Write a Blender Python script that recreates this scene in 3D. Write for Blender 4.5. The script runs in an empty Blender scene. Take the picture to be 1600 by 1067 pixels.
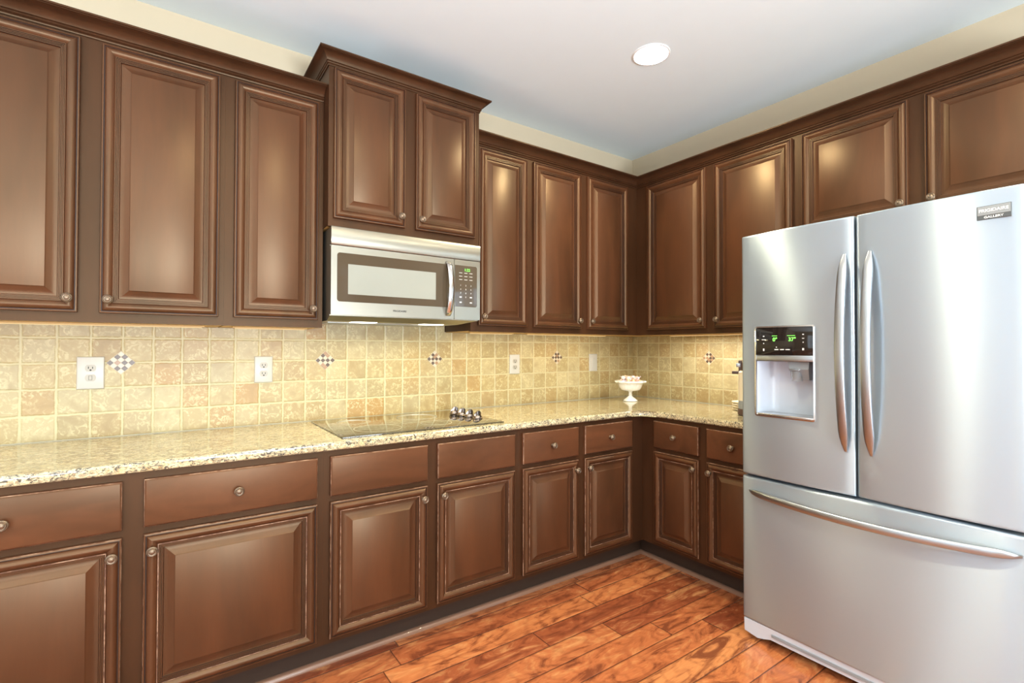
import bpy, bmesh, math, random
from mathutils import Vector, Matrix
C = bpy.context.scene
col = C.collection
PI = math.pi
random.seed(4)

# ------------------------------------------------------------------ camera
cam = bpy.data.cameras.new('camera')
cam.sensor_width = 36.0
cam.lens = 771.35 / 1600 * 36.0
cam.clip_start = 0.02
co = bpy.data.objects.new('camera', cam)
col.objects.link(co)
yaw, pit, rol = math.radians(55.003), math.radians(0.777), math.radians(0.111)
fw = Vector((math.cos(yaw) * math.cos(pit), math.sin(yaw) * math.cos(pit), math.sin(pit)))
rt = Vector((math.sin(yaw), -math.cos(yaw), 0))
up = rt.cross(fw)
r2 = rt * math.cos(rol) + up * math.sin(rol)
u2 = -rt * math.sin(rol) + up * math.cos(rol)
M = Matrix((r2, u2, -fw)).transposed().to_4x4()
M.translation = Vector((-2.969, -2.6061, 1.2797))
co.matrix_world = M
C.camera = co

# ------------------------------------------------------------------ light, exposure
C.view_settings.view_transform = 'Standard'
C.view_settings.look = 'None'
C.view_settings.exposure = 0.05
C.view_settings.gamma = 1.0
C.view_settings.use_curve_mapping = False
C.cycles.max_bounces = 8
C.cycles.sample_clamp_indirect = 6.0
C.cycles.caustics_reflective = False
C.cycles.caustics_refractive = False
w = bpy.data.worlds.new('world')
C.world = w
w.use_nodes = True
w.node_tree.nodes['Background'].inputs[0].default_value = (0.80, 0.90, 1.0, 1)
w.node_tree.nodes['Background'].inputs[1].default_value = 2.0


def area(name, loc, rot, sx, sy, power, colr, spread=None, disk=False):
    l = bpy.data.lights.new(name, 'AREA')
    l.shape = 'DISK' if disk else 'RECTANGLE'
    l.size = sx
    if not disk:
        l.size_y = sy
    l.energy = power
    l.color = colr
    if spread:
        l.spread = math.radians(spread)
    o = bpy.data.objects.new(name, l)
    o.location = loc
    o.rotation_euler = rot
    col.objects.link(o)
    return o


CEIL = 2.747
RX0, RY0 = -6.2, -5.3                     # far ends of the room
DAY = (0.78, 0.90, 1.0)
WARM = (1.0, 0.80, 0.42)
# daylight lamps in invented window openings of the two unseen far walls
for (nm, loc, yaw_, wx_, pw, pg) in (('daylight_left_near', (RX0 - 0.06, -1.30, 1.25), -PI / 2, 0.48, 4, 20), ('daylight_left_middle', (RX0 - 0.06, -2.10, 1.25), -PI / 2, 0.58, 5, 24),
                                    ('daylight_left_far', (RX0 - 0.06, -3.65, 1.25), -PI / 2, 1.4, 11, 50),
                                    ('daylight_front_left', (-4.5, RY0 - 0.06, 1.45), 0, 1.4, 5, 95), ('daylight_front_right', (-2.3, RY0 - 0.06, 1.45), 0, 1.4, 26, 165)):
    area(nm, loc, (PI / 2, 0, yaw_), wx_, 1.8, pw, DAY)
    # added uplight aimed at the ceiling to brighten and cool it
    area(nm + '_ceiling_fill', (loc[0], loc[1], loc[2] - 0.5), (PI / 2 + (0.8 if yaw_ == 0 else 1.0), 0, yaw_), wx_, 0.8, pg, (0.84, 0.93, 1.0), spread=130 if yaw_ == 0 else 90)
CANS = [(-1.0, -1.0), (-2.45, -1.75), (-1.0, -2.6), (-4.3, -2.6), (-2.7, -4.0), (-4.4, -3.9)]
for (x, y) in CANS:
    area('can_lamp', (x, y, CEIL - 0.012), (0, 0, 0), 0.15, 0.15, 17, (1.0, 0.88, 0.58), disk=True, spread=150)
# strips under the wall cabinets (x0, x1, wall, power)
STRIPS = [('a', -3.58, -2.84, 0.30), ('a', -2.74, -2.44, 0.3), ('a', -1.58, -1.28, 0.7), ('a', -1.18, -0.50, 1.3),
          ('b', 0.50, 1.25, 4.2)]
for (s, a0, a1, pw) in STRIPS:
    cx = (a0 + a1) / 2
    if s == 'a':
        area('strip_lamp', (cx, -0.20, 1.3585), (0, 0, 0), a1 - a0, 0.02, pw, WARM)
    else:
        area('strip_lamp', (-0.20, -cx, 1.3585), (0, 0, PI / 2), a1 - a0, 0.02, pw, (1, 0.95, 0.84))
for x in (-2.21, -1.86):
    area('hood_lamp', (x, -0.30, 1.393), (math.radians(-8), 0, 0), 0.09, 0.04, 1.9, (1.0, 0.86, 0.50))


# ------------------------------------------------------------------ node helpers
class NT:
    def __init__(s, name):
        s.m = bpy.data.materials.new(name)
        s.m.use_nodes = True
        s.t = s.m.node_tree
        s.b = s.t.nodes['Principled BSDF']

    def put(s, sock, v):
        if isinstance(v, bpy.types.NodeSocket):
            s.t.links.new(v, sock)
        elif isinstance(v, (tuple, list)) and len(v) == 3 and sock.type == 'RGBA':
            sock.default_value = (*v, 1)
        else:
            sock.default_value = v

    def n(s, typ, ins=None, out=0, **kw):
        nd = s.t.nodes.new(typ)
        for k, v in kw.items():
            setattr(nd, k, v)
        for k, v in (ins or {}).items():
            s.put(nd.inputs[k], v)
        return nd.outputs[out]

    def math(s, op, a, b=0.0, c=0.0, clamp=False):
        return s.n('ShaderNodeMath', {0: a, 1: b, 2: c}, operation=op, use_clamp=clamp)

    def ramp(s, f, stops, interp='LINEAR'):
        nd = s.t.nodes.new('ShaderNodeValToRGB')
        nd.color_ramp.interpolation = interp
        e = nd.color_ramp.elements
        while len(e) < len(stops):
            e.new(0.5)
        for i, (p, c) in enumerate(stops):
            e[i].position = p
            e[i].color = (*c, 1) if isinstance(c, (tuple, list)) else (c, c, c, 1)
        s.t.links.new(f, nd.inputs[0])
        return nd.outputs[0]

    def mix(s, f, a, b, blend='MIX'):
        nd = s.t.nodes.new('ShaderNodeMix')
        nd.data_type = 'RGBA'
        nd.blend_type = blend
        s.put(nd.inputs[0], f)
        s.put(nd.inputs[6], a)
        s.put(nd.inputs[7], b)
        return nd.outputs[2]

    def coord(s, which='Object'):
        return s.n('ShaderNodeTexCoord', out={'Object': 3, 'Generated': 0}[which])

    def sep(s, v):
        nd = s.t.nodes.new('ShaderNodeSeparateXYZ')
        s.t.links.new(v, nd.inputs[0])
        return nd.outputs

    def comb(s, x, y, z=0.0):
        return s.n('ShaderNodeCombineXYZ', {0: x, 1: y, 2: z})

    def vscale(s, v, sc):
        return s.n('ShaderNodeVectorMath', {0: v, 1: sc}, operation='MULTIPLY')

    def noise(s, v, scale, detail=3.0, rough=0.5, dist=0.0, out=0):
        return s.n('ShaderNodeTexNoise', {'Vector': v, 'Scale': scale, 'Detail': detail, 'Roughness': rough, 'Distortion': dist}, out=out)

    def bump(s, h, strength=0.3, dist=0.01):
        return s.n('ShaderNodeBump', {'Height': h, 'Strength': strength, 'Distance': dist})

    def set(s, **kw):
        for k, v in kw.items():
            s.put(s.b.inputs[k.replace('_', ' ')], v)
        return s.m


def plain(name, colr, rough=0.5, metal=0.0, **kw):
    m = NT(name)
    p = m.coord()
    nz = m.noise(p, 9.0, 2.0)
    c = m.mix(m.math('MULTIPLY', nz, 0.12), colr, tuple(x * 0.8 for x in colr))
    return m.set(Base_Color=c, Roughness=rough, Metallic=metal, **kw)


def emit(name, colr, st):
    m = NT(name)
    return m.set(Base_Color=(0.0, 0.0, 0.0), Emission_Color=colr, Emission_Strength=st)


def wood(name, dark, light, red, rough=0.33, coat=0.15, stretch=(1.2, 1.2, 0.25), spec=0.6):
    m = NT(name)
    loc = m.n('ShaderNodeNewGeometry')            # world position keeps neighbouring doors different
    big = m.noise(m.vscale(loc, stretch), 5.0, 3.0, 0.6, 0.6)
    fine = m.noise(m.vscale(loc, tuple(s * 6 for s in stretch[:2]) + (stretch[2] * 2.5,)), 14.0, 4.0, 0.6, 0.4)
    c = m.ramp(big, [(0.32, dark), (0.55, light), (0.85, red)])
    c = m.mix(m.math('MULTIPLY', m.ramp(fine, [(0.35, 0.0), (0.7, 1.0)]), 0.28), c, dark)
    rr = m.math('ADD', m.math('MULTIPLY', big, 0.10), rough - 0.05)
    return m.set(Base_Color=c, Roughness=rr, Coat_Weight=coat, Coat_Roughness=rough - 0.04, Specular_IOR_Level=spec, Specular_Tint=(1.0, 0.74, 0.46),
                 Normal=m.bump(fine, 0.04, 0.002))


MAT = {}
MAT['wood'] = wood('cabinet_wood', (0.052, 0.020, 0.009), (0.078, 0.028, 0.012), (0.102, 0.034, 0.014), 0.385, 0.05, spec=0.65)
MAT['wood_frame'] = wood('cabinet_frame_wood', (0.036, 0.0145, 0.0065), (0.052, 0.020, 0.009), (0.060, 0.022, 0.009), 0.42, 0.04, spec=0.35)
MAT['drawer'] = wood('drawer_wood', (0.064, 0.025, 0.0115), (0.102, 0.038, 0.017), (0.132, 0.046, 0.020), 0.35, 0.05, (0.35, 1.2, 1.3), 0.4)
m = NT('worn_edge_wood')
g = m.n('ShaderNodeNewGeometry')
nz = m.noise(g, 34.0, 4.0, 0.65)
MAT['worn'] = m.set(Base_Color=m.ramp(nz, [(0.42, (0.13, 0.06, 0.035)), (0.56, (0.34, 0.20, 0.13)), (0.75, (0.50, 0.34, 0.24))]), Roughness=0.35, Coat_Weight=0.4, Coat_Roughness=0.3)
MAT['glaze'] = plain('dark_groove_glaze', (0.022, 0.009, 0.005), 0.5)
MAT['maple'] = plain('pale_cabinet_underside', (0.50, 0.31, 0.10), 0.5)
MAT['bronze'] = plain('antique_bronze', (0.20, 0.145, 0.10), 0.40, 0.8)
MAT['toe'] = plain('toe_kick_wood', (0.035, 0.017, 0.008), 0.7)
MAT['shoe'] = plain('shoe_molding_wood', (0.26, 0.14, 0.09), 0.32, Coat_Weight=0.4)
MAT['wall'] = plain('beige_wall_paint', (0.56, 0.465, 0.325), 0.75)
MAT['ceil'] = plain('white_ceiling_paint', (0.79, 0.875, 0.90), 0.85)
MAT['white'] = plain('white_trim_paint', (0.80, 0.80, 0.78), 0.45)
MAT['plate'] = plain('white_plastic', (0.52, 0.50, 0.45), 0.35)
MAT['socketplate'] = plain('ivory_socket_plastic', (0.40, 0.37, 0.31), 0.4)
MAT['slot'] = plain('dark_slot', (0.03, 0.03, 0.03), 0.6)
MAT['milk'] = plain('milk_glass', (0.93, 0.93, 0.92), 0.12, Coat_Weight=0.5)
MAT['black'] = plain('black_plastic', (0.012, 0.011, 0.011), 0.35)
MAT['gasket'] = plain('dark_gasket', (0.015, 0.014, 0.014), 0.7)
MAT['pglass'] = plain('black_panel_glass', (0.012, 0.009, 0.008), 0.05)
MAT['mwglass'] = plain('brown_tinted_glass', (0.075, 0.055, 0.035), 0.06)
MAT['mwscreen'] = plain('grey_oven_screen', (0.30, 0.31, 0.27), 0.10)
MAT['chrome'] = plain('polished_metal', (0.72, 0.71, 0.70), 0.16, 1.0)
MAT['satin'] = plain('satin_metal', (0.43, 0.46, 0.49), 0.30, 1.0)
MAT['knobmetal'] = plain('smoked_chrome', (0.26, 0.21, 0.18), 0.2, 1.0)
MAT['greyplastic'] = plain('light_grey_plastic', (0.55, 0.60, 0.68), 0.3)
MAT['midgrey'] = plain('mid_grey_plastic', (0.25, 0.27, 0.29), 0.4)
MAT['clearish'] = NT('clear_plastic').set(Base_Color=(0.75, 0.8, 0.85), Roughness=0.08, Transmission_Weight=0.75, IOR=1.4)
MAT['green'] = emit('green_digits', (0.25, 1.0, 0.12), 2.2)
MAT['mark'] = plain('printed_marks', (0.75, 0.75, 0.72), 0.5)
MAT['ledglow'] = emit('lamp_diffuser', (1.0, 0.97, 0.92), 14.0)
MAT['stripglow'] = emit('strip_diffuser', (1.0, 0.70, 0.32), 0.9)
MAT['hoodglow'] = emit('hood_lamp_lens', (1.0, 0.93, 0.75), 5.0)
MAT['badge'] = plain('badge_silver', (0.26, 0.27, 0.27), 0.4, 0.3)
MAT['badgedark'] = plain('badge_grey', (0.09, 0.095, 0.095), 0.35, 0.5)
MAT['cream'] = plain('cream_ceramic', (0.78, 0.70, 0.54), 0.35)
MAT['brownplastic'] = plain('dark_brown_plastic', (0.07, 0.035, 0.028), 0.35)
MAT['caulk'] = plain('grey_caulk', (0.46, 0.44, 0.34), 0.5)
MAT['pink'] = plain('pale_pink_wrapper', (0.82, 0.50, 0.44), 0.35)
MAT['peach'] = plain('peach_wrapper', (0.85, 0.58, 0.38), 0.35)
MAT['pale'] = plain('white_wrapper', (0.86, 0.80, 0.80), 0.35)
MAT['lilac'] = plain('lilac_wrapper', (0.68, 0.58, 0.70), 0.35)
MAT['chip_b'] = plain('inlay_grout', (0.50, 0.43, 0.31), 0.7)
MAT['chip_w'] = plain('cream_marble_chip', (0.58, 0.50, 0.38), 0.25)
MAT['chip_g'] = plain('grey_brown_marble_chip', (0.11, 0.075, 0.055), 0.25)
MAT['chip_t'] = plain('tan_marble_chip', (0.36, 0.22, 0.13), 0.25)

# stainless steel, brushed sideways
m = NT('brushed_steel')
g = m.n('ShaderNodeNewGeometry')
br = m.noise(m.vscale(g, (2.0, 2.0, 400.0)), 3.0, 3.0)
tan = m.n('ShaderNodeTangent', direction_type='RADIAL', axis='Z')
MAT['steel'] = m.set(Base_Color=(0.45, 0.53, 0.60), Metallic=0.76, Roughness=m.math('ADD', m.math('MULTIPLY', br, 0.03), 0.37),
                     Anisotropic=1.0, Anisotropic_Rotation=0.25, Tangent=tan)
m = NT('microwave_steel')
MAT['mwsteel'] = m.set(Base_Color=(0.38, 0.36, 0.30), Metallic=1.0, Roughness=0.33, Anisotropic=0.4,
                       Tangent=m.n('ShaderNodeTangent', direction_type='RADIAL', axis='Z'))

# cooktop glass
MAT['ceran'] = NT('black_ceramic_glass').set(Base_Color=(0.035, 0.03, 0.018), Roughness=0.03, IOR=1.9, Coat_Weight=1.0, Coat_Roughness=0.03)
MAT['ring'] = plain('burner_print', (0.65, 0.60, 0.45), 0.2)

# tumbled travertine, origin of the object sits on a joint crossing
m = NT('tumbled_travertine')
P = m.coord()
x, y, z = m.sep(P)
wob = m.noise(P, 55.0, 2.0, out=1)
wx, wy, wz = m.sep(wob)
u = m.math('ADD', m.math('DIVIDE', x, 0.1018), m.math('MULTIPLY', m.math('SUBTRACT', wx, 0.5), 0.07))
v = m.math('ADD', m.math('DIVIDE', z, 0.1010), m.math('MULTIPLY', m.math('SUBTRACT', wz, 0.5), 0.07))
cu, cv = m.math('FLOOR', u), m.math('FLOOR', v)
fu, fv = m.math('FRACT', u), m.math('FRACT', v)
du = m.math('MINIMUM', fu, m.math('SUBTRACT', 1.0, fu))
dv = m.math('MINIMUM', fv, m.math('SUBTRACT', 1.0, fv))
ed = m.math('MINIMUM', du, dv)
grout = m.ramp(ed, [(0.028, 1.0), (0.052, 0.0)])
cell = m.comb(cu, cv, m.n('ShaderNodeObjectInfo', out=3))
wn = m.n('ShaderNodeTexWhiteNoise', {'Vector': cell}, out=0)
wc = m.n('ShaderNodeTexWhiteNoise', {'Vector': cell}, out=1)
base = m.ramp(wn, [(0.0, (0.50, 0.36, 0.19)), (0.2, (0.60, 0.47, 0.27)), (0.42, (0.52, 0.41, 0.24)), (0.6, (0.66, 0.55, 0.36)),
                   (0.8, (0.56, 0.46, 0.30)), (0.92, (0.56, 0.34, 0.14)), (1.0, (0.60, 0.48, 0.30))])
Pc = m.n('ShaderNodeVectorMath', {0: P, 1: m.vscale(wc, (3.0, 3.0, 3.0))}, operation='ADD')
vein = m.noise(Pc, 42.0, 5.0, 0.62, 1.6)
cloud = m.noise(Pc, 11.0, 3.0, 0.55, 0.5)
batch = m.noise(m.vscale(P, (1.0, 1.0, 1.4)), 2.6, 2.0)
base = m.mix(m.ramp(batch, [(0.54, 0.0), (0.72, 0.3)]), base, (0.62, 0.38, 0.15))
base = m.mix(m.math('MULTIPLY', m.ramp(vein, [(0.50, 0.0), (0.58, 1.0)]), m.ramp(cloud, [(0.34, 0.0), (0.56, 0.75)])), base, (0.82, 0.72, 0.49))
base = m.mix(m.ramp(cloud, [(0.30, 0.35), (0.45, 0.0)]), base, (0.38, 0.26, 0.13))
base = m.mix(grout, base, (0.74, 0.66, 0.46))
base = m.mix(1.0, base, (0.67, 0.66, 0.545), 'MULTIPLY')
h = m.math('ADD', m.ramp(ed, [(0.02, 0.0), (0.07, 1.0)]), m.math('MULTIPLY', vein, 0.25))
MAT['tile'] = m.set(Base_Color=base, Roughness=0.42, Normal=m.bump(h, 0.45, 0.004))

# granite
m = NT('speckled_granite')
P = m.coord()
Ps = m.vscale(P, (0.8, 1.6, 1.4))
n1 = m.noise(Ps, 48.0, 4.0, 0.7, 1.2)
n2 = m.noise(Ps, 26.0, 4.0, 0.6, 0.8)
n3 = m.noise(Ps, 110.0, 2.0, 0.6)
base = m.ramp(n2, [(0.30, (0.50, 0.40, 0.24)), (0.44, (0.70, 0.61, 0.42)), (0.60, (0.80, 0.74, 0.58))])
base = m.mix(m.ramp(n1, [(0.49, 0.0), (0.53, 0.85)]), base, (0.38, 0.33, 0.25))
base = m.mix(m.ramp(n3, [(0.60, 0.0), (0.64, 0.8)]), base, (0.36, 0.24, 0.13))
sp = m.noise(m.vscale(P, (1.0, 1.9, 1.7)), 60.0, 3.0, 0.65, 1.4)
base = m.mix(m.ramp(sp, [(0.535, 0.0), (0.57, 0.95)]), base, (0.075, 0.07, 0.075))
base = m.mix(1.0, base, (0.90, 0.87, 0.72), 'MULTIPLY')
MAT['granite'] = m.set(Base_Color=base, Roughness=0.10, Coat_Weight=0.4, Coat_Roughness=0.05)

# hand-scraped hardwood, boards run along x
m = NT('scraped_hardwood')
P = m.coord()
x, y, z = m.sep(P)
row = m.math('DIVIDE', m.math('ADD', y, 0.703), 0.1235)
ri = m.math('FLOOR', row)
rf = m.math('FRACT', row)
ro = m.n('ShaderNodeTexWhiteNoise', {'W': ri}, noise_dimensions='1D', out=0)
bl = m.math('ADD', m.math('DIVIDE', x, 1.05), m.math('MULTIPLY', ro, 7.0))
bi, bf = m.math('FLOOR', bl), m.math('FRACT', bl)
idv = m.comb(ri, bi, 2.0)
rnd = m.n('ShaderNodeTexWhiteNoise', {'Vector': idv}, out=0)
rc = m.n('ShaderNodeTexWhiteNoise', {'Vector': idv}, out=1)
q = m.n('ShaderNodeVectorMath', {0: m.vscale(P, (1.0, 3.2, 1.0)), 1: m.vscale(rc, (9.0, 9.0, 9.0))}, operation='ADD')
base = m.ramp(rnd, [(0.0, (0.24, 0.056, 0.024)), (0.25, (0.46, 0.130, 0.046)), (0.5, (0.58, 0.19, 0.066)), (0.75, (0.36, 0.092, 0.034)), (1.0, (0.66, 0.25, 0.09))])
fig = m.noise(q, 3.2, 5.0, 0.62, 2.2)
base = m.mix(m.ramp(fig, [(0.50, 0.0), (0.64, 0.85)]), base, (0.15, 0.036, 0.016))
base = m.mix(m.ramp(fig, [(0.28, 0.7), (0.46, 0.0)]), base, (0.78, 0.38, 0.15))
wv = m.n('ShaderNodeTexWave', {'Vector': q, 'Scale': 3.5, 'Distortion': 9.0, 'Detail': 3.0, 'Detail Scale': 1.2}, out=1)
base = m.mix(m.math('MULTIPLY', m.ramp(wv, [(0.0, 1.0), (0.28, 0.0)]), 0.22), base, (0.16, 0.036, 0.016))
fr = m.noise(m.vscale(q, (1.5, 9.0, 1.0)), 14.0, 3.0)
base = m.mix(m.math('MULTIPLY', m.ramp(fr, [(0.4, 0.0), (0.7, 1.0)]), 0.25), base, (0.16, 0.05, 0.02))
dr = m.math('MULTIPLY', m.math('MINIMUM', rf, m.math('SUBTRACT', 1.0, rf)), 0.1235)
db_ = m.math('MULTIPLY', m.math('MINIMUM', bf, m.math('SUBTRACT', 1.0, bf)), 1.05)
gap = m.math('MINIMUM', dr, db_)
base = m.mix(m.ramp(gap, [(0.0010, 1.0), (0.0022, 0.0)]), base, (0.07, 0.022, 0.012))
h = m.math('ADD', m.ramp(gap, [(0.0, 0.0), (0.006, 1.0)]), m.math('MULTIPLY', fig, 0.5))
MAT['floor'] = m.set(Base_Color=base, Roughness=m.math('ADD', m.math('MULTIPLY', fig, 0.16), 0.12), Coat_Weight=0.3, Coat_Roughness=0.15, Normal=m.bump(h, 0.5, 0.004))


# ------------------------------------------------------------------ mesh helpers
class MB:
    def __init__(s):
        s.b = bmesh.new()
        s.mi = 0
        s.sharp = []

    def face(s, vs, mi=None):
        try:
            f = s.b.faces.new(vs)
        except ValueError:
            return None
        f.material_index = s.mi if mi is None else mi
        return f

    def box(s, x0, x1, y0, y1, z0, z1, bev=0.0, seg=2):
        v = [s.b.verts.new((x, y, z)) for x in (x0, x1) for y in (y0, y1) for z in (z0, z1)]
        fs = [s.face([v[i] for i in q]) for q in ((0, 1, 3, 2), (4, 6, 7, 5), (0, 4, 5, 1), (2, 3, 7, 6), (0, 2, 6, 4), (1, 5, 7, 3))]
        if bev > 0:
            es = set(e for f in fs for e in f.edges)
            bmesh.ops.bevel(s.b, geom=list(es), offset=bev, segments=seg, profile=0.5, affect='EDGES')
        return s

    def rings(s, w, h, prof, cap=True, ox=0.0, oz=0.0, oy=0.0, mats=None, back=True):
        """concentric rectangles: prof = (inset, outward); outward is -y"""
        prev = None
        for k, (d, o) in enumerate(prof):
            cur = [s.b.verts.new((ox + px_, oy - o, oz + pz_)) for px_, pz_ in ((d, d), (w - d, d), (w - d, h - d), (d, h - d))]
            if prev:
                for i in range(4):
                    s.face([prev[i], prev[(i + 1) % 4], cur[(i + 1) % 4], cur[i]], (mats or {}).get(k, s.mi))
                    e = s.b.edges.get((prev[i], cur[i]))
                    if e:
                        s.sharp.append(e)
            elif back:
                s.face(cur)
            prev = cur
        if cap:
            s.face(prev)
        return s

    def lathe(s, prof, c=(0, 0, 0), axis='z', n=24, wave=None, a0=0.0, caps=True):
        """prof = (r, h); axis z or -y"""
        rows = []
        for (r, h) in prof:
            if r < 1e-6:
                rows.append([s.b.verts.new(s._ax(0, 0, h, c, axis))])
            else:
                ring = []
                for i in range(n):
                    a = a0 + 2 * PI * i / n
                    rr = r * (1 + (wave(a, r, h) if wave else 0))
                    ring.append(s.b.verts.new(s._ax(rr * math.cos(a), rr * math.sin(a), h, c, axis)))
                rows.append(ring)
        for A, B in zip(rows, rows[1:]):
            if len(A) == 1 and len(B) == 1:
                continue
            if len(A) == 1:
                for i in range(n):
                    s.face([A[0], B[i], B[(i + 1) % n]])
            elif len(B) == 1:
                for i in range(n):
                    s.face([A[i], A[(i + 1) % n], B[0]])
            else:
                for i in range(n):
                    s.face([A[i], A[(i + 1) % n], B[(i + 1) % n], B[i]])
        if not caps:
            return s
        if len(rows[0]) > 1:
            s.face(rows[0])
        if len(rows[-1]) > 1:
            s.face(rows[-1])
        return s

    @staticmethod
    def _ax(a, b, h, c, axis):
        if axis == 'z':
            return (c[0] + a, c[1] + b, c[2] + h)
        if axis == 'y':
            return (c[0] + a, c[1] - h, c[2] + b)
        return (c[0] - h, c[1] + a, c[2] + b)

    def loft(s, sections, cap=True):
        rows = [[s.b.verts.new(p) for p in sec] for sec in sections]
        n = len(rows[0])
        for A, B in zip(rows, rows[1:]):
            for i in range(n):
                s.face([A[i], A[(i + 1) % n], B[(i + 1) % n], B[i]])
        if cap:
            s.face(rows[0])
            s.face(rows[-1])
        return s

    def prism(s, poly, y0, y1):
        """poly in (x, z), extruded between y0 and y1"""
        return s.loft([[(a, y0, b) for a, b in poly], [(a, y1, b) for a, b in poly]])

    def build(s, name, mats, parent=None, loc=(0, 0, 0), smooth=35, rot=(0, 0, 0)):
        for e in s.sharp:
            if e.is_valid:
                e.smooth = False
        s.b.normal_update()
        bmesh.ops.recalc_face_normals(s.b, faces=s.b.faces)
        if smooth:
            for f in s.b.faces:
                f.smooth = True
            for e in s.b.edges:
                if len(e.link_faces) == 2 and e.calc_face_angle(0) > math.radians(smooth):
                    e.smooth = False
        me = bpy.data.meshes.new(name)
        s.b.to_mesh(me)
        s.b.free()
        for mm in (mats if isinstance(mats, (list, tuple)) else [mats]):
            me.materials.append(MAT[mm])
        o = bpy.data.objects.new(name, me)
        o.location = loc
        o.rotation_euler = rot
        if parent:
            o.parent = parent
        col.objects.link(o)
        return o


def tag(o, label=None, cat=None, group=None, kind=None):
    if label:
        o['label'] = label
    if cat:
        o['category'] = cat
    if group:
        o['group'] = group
    if kind:
        o['kind'] = kind
    return o


def thing(name, loc, rz, label, cat, group=None):
    o = bpy.data.objects.new(name, None)
    o.empty_display_size = 0.1
    o.location = loc
    o.rotation_euler = (0, 0, rz)
    col.objects.link(o)
    return tag(o, label, cat, group)


def text(name, body, size, mat, parent, loc, rot=(PI / 2, 0, 0), depth=0.0004, sx=1.0, bold=0.0):
    cu = bpy.data.curves.new(name, 'FONT')
    cu.body = body
    cu.size = size
    cu.extrude = depth
    cu.offset = bold
    cu.align_x = 'CENTER'
    cu.align_y = 'CENTER'
    t = bpy.data.objects.new(name, cu)
    col.objects.link(t)
    bpy.context.view_layer.update()
    me = bpy.data.meshes.new_from_object(t)
    bpy.data.objects.remove(t)
    for vtx in me.vertices:
        vtx.co.x *= sx
    me.materials.clear()
    me.materials.append(MAT[mat])
    o = bpy.data.objects.new(name, me)
    o.location = loc
    o.rotation_euler = rot
    o.parent = parent
    col.objects.link(o)
    return o


def rrect(x0, x1, z0, z1, r, n=5, corners=(1, 1, 1, 1)):
    """rounded rectangle outline; corners: bottom-left, bottom-right, top-right, top-left"""
    out = []
    for k, (cx, cz, a0) in enumerate(((x0 + r, z0 + r, PI), (x1 - r, z0 + r, 1.5 * PI), (x1 - r, z1 - r, 0), (x0 + r, z1 - r, 0.5 * PI))):
        if corners[k]:
            out += [(cx + r * math.cos(a0 + i / n * PI / 2), cz + r * math.sin(a0 + i / n * PI / 2)) for i in range(n + 1)]
        else:
            out.append(((x0, z0), (x1, z0), (x1, z1), (x0, z1))[k])
    return out


# ------------------------------------------------------------------ room shell
def struct(name, mb, mat, smooth=0):
    return tag(mb.build(name, mat, smooth=smooth), kind='structure')


struct('floor', MB().box(RX0 - 0.15, 0.15, RY0 - 0.15, 0.15, -0.1, 0.0), 'floor')
struct('ceiling', MB().box(RX0 - 0.15, 0.15, RY0 - 0.15, 0.15, CEIL, CEIL + 0.1), 'ceil')
struct('wall_back', MB().box(RX0 - 0.15, 0.15, 0.0, 0.15, 0, CEIL), 'wall')
struct('wall_right', MB().box(0.0, 0.15, RY0 - 0.15, 0.0, 0, CEIL), 'wall')


def holed(axis, a0, a1, holes, z1=CEIL):
    """wall along an axis with rectangular openings (a, b, zlo, zhi)"""
    b = MB()

    def bx(p, q, zl, zh):
        if axis == 'x':
            b.box(p, q, RY0 - 0.15, RY0, zl, zh)
        else:
            b.box(RX0 - 0.15, RX0, p, q, zl, zh)
    c = a0
    for (p, q, zl, zh) in holes:
        bx(c, p, 0, z1)
        if zl > 0:
            bx(p, q, 0, zl)
        bx(p, q, zh, z1)
        c = q
    bx(c, a1, 0, z1)
    return b


FH = [(-5.2, -3.8, 0.6, 2.3), (-3.0, -1.6, 0.6, 2.3)]  # invented openings on both far walls, for steel and glass to reflect
LH = [(-4.4, -2.9, 0.3, 2.2), (-2.4, -1.8, 0.3, 2.2), (-1.55, -1.05, 0.3, 2.2)]
struct('wall_front', holed('x', RX0 - 0.15, 0.0, FH), 'wall')
struct('wall_left', holed('y', RY0, 0.0, LH), 'wall')
k = 1
for ax, hs in (('x', FH), ('y', LH)):
    for (p, q, zl, zh) in hs:
        b = MB()
        for (a, bb, c, d) in ((p - 0.07, p, zl - 0.07, zh + 0.07), (q, q + 0.07, zl - 0.07, zh + 0.07), (p, q, zh, zh + 0.07), (p, q, zl - 0.07, zl),
                              (p, q, (zl + zh) / 2 - 0.02, (zl + zh) / 2 + 0.02), ((p + q) / 2 - 0.02, (p + q) / 2 + 0.02, zl, zh)):
            if ax == 'x':
                b.box(a, bb, RY0, RY0 + 0.02, c, d)
            else:
                b.box(RX0, RX0 + 0.02, a, bb, c, d)
        struct('window_%d' % k, b, 'white')
        k += 1
# white arched-panel door in the front wall, invented so the microwave has something to mirror
b = MB()
b.box(-0.95, -0.05, RY0, RY0 + 0.03, 0, 2.44)
b.rings(0.60, 1.10, [(0, 0), (0, 0.012), (0.03, 0.002)], ox=-0.80, oz=1.15, oy=RY0 + 0.03, cap=True)
b.rings(0.60, 0.75, [(0, 0), (0, 0.012), (0.03, 0.002)], ox=-0.80, oz=0.22, oy=RY0 + 0.03, cap=True)
struct('door_1', b, 'white')
struct('baseboard_front', MB().box(RX0 + 0.001, -0.97, RY0, RY0 + 0.014, 0, 0.12), 'white')
struct('baseboard_left', MB().box(RX0, RX0 + 0.014, RY0 + 0.02, 0.0, 0, 0.12), 'white')
struct('baseboard_back', MB().box(RX0 + 0.02, -3.68, -0.014, 0.0, 0, 0.12), 'white')
struct('baseboard_right', MB().box(-0.014, 0.0, RY0 + 0.02, -2.45, 0, 0.12), 'white')

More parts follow.
